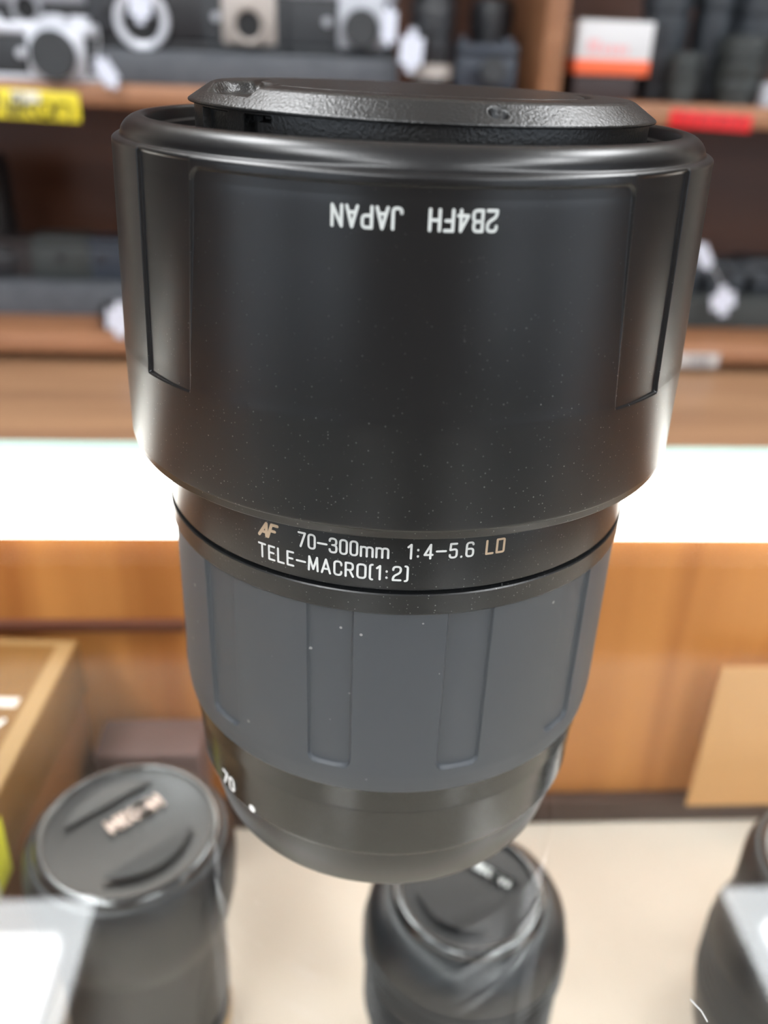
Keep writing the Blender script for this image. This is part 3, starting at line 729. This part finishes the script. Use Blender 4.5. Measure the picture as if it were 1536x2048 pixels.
hp += refine([(43.2, 76.6), (43.1, 89.4)], 1.2)
hp += refine([(43.1, 89.5), (43.08, 90.3)], .1)
hp += refine([(43.0, 91), (42.15, 115.2)], .9)
hp += refine([(42.14, 115.3), (42.10, 117.2)], .1)
lip = smoothp([(42.10, 117.25), (42.06, 117.6), (41.5, 117.95), (41.1, 118.0), (40.9, 118.25), (40.75, 118.9), (40.1, 119.7), (39.2, 120.25), (38.3, 120.45), (37.75, 120.40), (37.5, 120.1)], 2)
hp += lip
hp += [(37.42, 119.8), (37.3, 118.6), (36.6, 118.3), (36.5, 117.4), (35.8, 117.1), (35.7, 113.6), (34.6, 113.2)]
edges = []
for base in (A0, A0+180):
    for s in (-1, 1): edges += [base+s*38.7, base+s*37.8, base+s*36.8, base+s*52.2]
azs = azlist(1.0, edges, 1.5, .12)
hood = grid_rev('lens_hood', hp, azs, hood_disp, HOODM, L, autos=50)
bm = bmesh.new()
lettering(bm, '2B4FH  JAPAN', 2.1, .95, .36, cylmap(42.12, 8.1, 114.32, flip=True, eps=.05, taper=0), gap=.27, space=.62, R=.2)
# the panel is slightly recessed and the wall leans: push the strokes onto the wall
for v in bm.verts:
    r = sqrt(v.co.x**2+v.co.y**2); z = v.co.z; az = math.degrees(atan2(v.co.x, -v.co.y))
    wall = 43.0+(42.15-43.0)*(z-91)/(115.2-91); want = wall-hood_disp(az, z, wall)+.03
    v.co.x *= want/r; v.co.y *= want/r
link('hood_lettering', bm, GREYW, hood, smooth=False)
# scratches on the hood (thin raised scuff marks)
bm = bmesh.new()
def scuff(pts, wdt):
    P3 = []
    for az, z in pts:
        r = 43.2-.0070*(z-76.6)*1.2+.012; r = 43.0+(42.15-43.0)*(z-91)/(115.2-91) if z > 91 else 43.2-(z-76.6)*.0105
        P3.append(Vector(((r+.006)*sin(radians(az)), -(r+.006)*cos(radians(az)), z)))
    tube(bm, P3, wdt, 4)
scuff([(-31.2, 91.3), (-30.9, 89.8), (-30.6, 88.4), (-30.0, 87.0), (-29.0, 85.6), (-28.2, 84.0)], .035)
scuff([(-30.4, 91.0), (-30.2, 89.4), (-29.6, 88.2), (-28.8, 87.4)], .03)
scuff([(-29.4, 85.4), (-28.6, 84.0), (-28.0, 83.0)], .03)
scuff([(-27.6, 82.0), (-27.0, 80.9), (-26.3, 79.9)], .04)
scuff([(-29.0, 86.6), (-28.4, 85.8)], .025)
link('scuff_marks', bm, mat('scuffed_plastic', (.006, .006, .006), .45), hood)
# ---- cap
cap = empty('lens_cap', (0, 0, 0)); cap.parent = L; cap.rotation_euler = (0, radians(.55), 0)
cap.location = Vector((0, 0, .12))*S
def win(a, z, a0, a1, z0_, z1_, sa=.25, sz=.12):
    return ss(a0-sa, a0, a)*(1-ss(a1, a1+sa, a))*ss(z0_-sz, z0_, z)*(1-ss(z1_, z1_+sz, z))
def capwall_disp(a, z, r):
    if r < 30: return 0
    k = 1.6*win(a, z, -47.0, -43.6, 117.5, 121.2)+1.6*win(a, z, -43.8, -38.9, 120.75, 121.2)+.9*win(a, z, -43.8, -38.9, 118.0, 120.75)*.35
    k += 1.0*win(a, z, -67, -53.6, 118.0, 121.25)
    return k
cazs = azlist(1.5, [-47, -43.7, -38.9, -53.5, -66.8], 1.0, .12)
cwp = [(31.6, 113.0)]+refine([(31.9, 114.5), (31.95, 121.9)], .12)
cw = grid_rev('cap_wall', cwp, cazs, capwall_disp, CAPBM, cap, autos=45)
def flange_disp(a, z, r):
    k = 0
    # worn bevel starts sharply at the lever slot; lever side is rounded
    if r > 24: k += .55*ss(-48.5, -45.5, a)*(1-ss(160, 164, a))*0
    return k
fp = [(31.6, 121.72), (32.3, 121.66), (32.62, 121.8), (32.78, 122.15), (32.7, 122.55), (32.35, 122.95)]
fp = [(31.6, 121.7), (32.5, 121.66), (32.72, 121.72), (32.78, 121.85), (32.74, 122.0), (32.55, 122.15), (29.7, 123.98), (29.1, 124.2), (28.6, 124.26), (24.0, 124.30), (23.7, 124.2), (23.6, 123.9), (23.2, 123.8), (22.8, 123.9), (22.7, 124.2), (22.4, 124.3), (14, 124.32), (.01, 124.32)]
def flange_d2(a, z, r):
    k = 0
    if r > 29.5 and z > 122:            # small pry notch on the front rim
        da = (a-11.6)*.56; dr = (r-31.0)
        q = sqrt((da/1.15)**2+(dr/.75)**2)
        k += 0
    return k
bm = bmesh.new(); rings = []
faz = azlist(1.5, [10.9, -47, -62, -76], 4.0, .18)
def flz(a, r, z):
    # pry notch
    q = sqrt((((a-10.9)*.545)/1.35)**2+((r-31.0)/1.0)**2)
    z -= 1.5*(1-ss(.55, 1.0, q))
    # sunken thumb lever on the left side of the cap
    t = radians(a); x, y = r*sin(t), -r*cos(t)
    q2 = sqrt(((x+24.2)/4.6)**2+((y+12)/9.5)**2)
    if r < 31: z -= 1.5*(1-ss(.72, 1.0, q2))
    return z
fp2 = []
for p_, q_ in zip(fp[:-1], fp[1:]): fp2 += refine([p_, q_], .22 if 23 < p_[0] < 29 else .10 if p_[0] >= 29 else .6)[:-1]
fp2.append(fp[-1])
for r, h in fp2: rings.append([bm.verts.new((r*sin(radians(a)), -r*cos(radians(a)), flz(a, r, h) if h > 122.4 else h)) for a in faz])
for a_, b_ in zip(rings[:-1], rings[1:]):
    for i in range(len(faz)): bm.faces.new([a_[i], a_[(i+1) % len(faz)], b_[(i+1) % len(faz)], b_[i]])
link('cap_face', bm, CAPM, cap, autos=60)
# front barrel end and retaining rings visible in the gap
bm = bmesh.new(); lathe(bm, [(31.8, 112.5), (34.5, 112.5), (34.5, 117.2), (34.2, 117.6), (33.3, 117.6), (33.2, 117.2), (33.2, 116.4), (32.2, 116.2), (31.8, 115.0)], 180, cap0=False, cap1=False)
link('filter_ring', bm, LIPM, L, autos=30)
# ---- barrel
mklathe('front_barrel', [(31, 112.4), (34.4, 112.4), (34.4, 80), (37.9, 76.0), (38.1, 75.4), (38.1, 64.42), (37.95, 64.30), (37.3, 64.28), (37.3, 63.98)], BARM, L, n=360, autos=25, cap0=False, cap1=False)
mklathe('focus_groove', [(37.32, 64.3), (37.25, 64.1), (37.3, 63.75)], GROOVE, L, n=240, cap0=False, cap1=False)
mklathe('zoom_ring_collar', [(37.2, 63.8), (38.15, 63.72), (38.32, 63.55), (38.32, 60.62), (38.2, 60.42), (37.7, 60.38), (37.2, 60.3)], BARM, L, n=360, autos=25, cap0=False, cap1=False)
fb = [o for o in bpy.data.objects if o.name == 'front_barrel'][0]
letter_obj('gold_lettering', 'AF', GOLDT, fb, 2.0, 1.05, .46, cylmap(38.1, -34.0, 69.45, eps=.03), gap=.12, slant=.32, R=.1)
letter_obj('white_lettering', '70-300mm', WHITE, fb, 2.1, .93, .31, cylmap(38.1, -24.5, 69.35, eps=.03), gap=.245)
letter_obj('white_lettering', '1:4-5.6', WHITE, fb, 2.1, .93, .31, cylmap(38.1, -1.9, 69.40, eps=.03), gap=.30)
letter_obj('gold_lettering', 'LD', GOLDT, fb, 2.0, 1.05, .33, cylmap(38.1, 14.3, 69.45, eps=.03), gap=.30, R=.1)
letter_obj('white_lettering', 'TELE-MACRO(1:2)', WHITE, fb, 2.1, .96, .31, cylmap(38.1, -34.2, 65.95, eps=.03), gap=.29)
# ---- rubber zoom grip with rounded slots
slots = [-17.8+30.4*k for k in (-2, -1, 0, 1, 2, 3)]+[-17.8+30.4*3+k*29.6 for k in range(1, 6)]
def grip_disp(a, z, r):
    if z < 26.6 or r < 36.6: return 0
    k = 0
    for s in slots:
        d = abs((a-s+180) % 360-180)
        if d < 7:
            x = (5.15-d)*.66; y = z-31.2; rr = 1.5
            if x < rr and y < rr: e_ = rr-sqrt((rr-x)**2+(rr-y)**2)
            else: e_ = min(x, y)
            k += .60*ss(-.10, .26, e_)
    return k
sed = [s+q for s in slots for q in (-5.15, 5.15)]
gp = [(36.4, 60.75), (37.55, 60.6), (37.85, 60.5), (37.95, 60.3)]+refine([(37.95, 60.2), (38.0, 34.5)], 1.6)+refine([(38.0, 34.3), (37.98, 30.2)], .18)+refine([(37.97, 29.8), (37.8, 27.6)], .5)+smoothp([(37.75, 27.3), (37.7, 26.6), (37.3, 26.35), (36.3, 26.3)], 2)
grid_rev('zoom_grip', gp, azlist(1.5, sed, 1.1, .14), grip_disp, RUBM, L, autos=50)
# ---- rear barrel: plain ring, faceted ring, plain collar
mklathe('rear_collar', [(35.8, 26.4), (36.75, 26.3), (36.75, 21.4), (36.6, 21.2), (35.5, 21.15)], REARM, L, n=240, autos=25, cap0=False, cap1=False)
def fac(a, z, r):
    if r < 35: return 0
    m_ = ((a+9) % 20)-10
    return 0*ss(2.6, 4.2, abs(m_))*ss(10.8, 11.6, z)*(1-ss(20.0, 20.8, z))
grid_rev('aperture_ring', [(35, 21.2), (36.25, 21.15), (36.4, 20.95)]+refine([(36.4, 20.8), (36.1, 11.0)], .4)+[(36.0, 10.8), (35.0, 10.7)], azlist(1.5, [], 0), fac, REARM, L, autos=40)
mklathe('rear_cap', [(34.3, 10.8), (34.95, 10.6), (34.9, 8), (33.6, 1.2), (33.1, .3), (32.6, .02), (.01, .02)], REARCAP, L, n=240, autos=25, cap0=False)
ar = [o for o in bpy.data.objects if o.name == 'aperture_ring'][0]
letter_obj('white_lettering', '70', WHITER, ar, 2.6, 1.1, .5, cylmap(36.35, -56.0, 12.6, eps=.06), gap=.3)
bm = bmesh.new()
cc = cylmap(36.2, -43.0, 12.0, eps=.06)
vs = [bm.verts.new(cc(.75*cos(k*pi/10), .75*sin(k*pi/10))) for k in range(20)]; f = bm.faces.new(vs)
link('index_dot', bm, WHITER, ar, smooth=False)

# a bit of lint lying on the glass
bm = bmesh.new(); tube(bm, [(44.7, -55.6, .3), (45.1, -56.7, .5), (45.7, -57.6, .35), (46.0, -59.2, .3)], .09, 6)
tag(link('lint_fibre', bm, WHITE), 'tiny pale lint fibre lying on the counter glass near the lower right corner', 'lint')
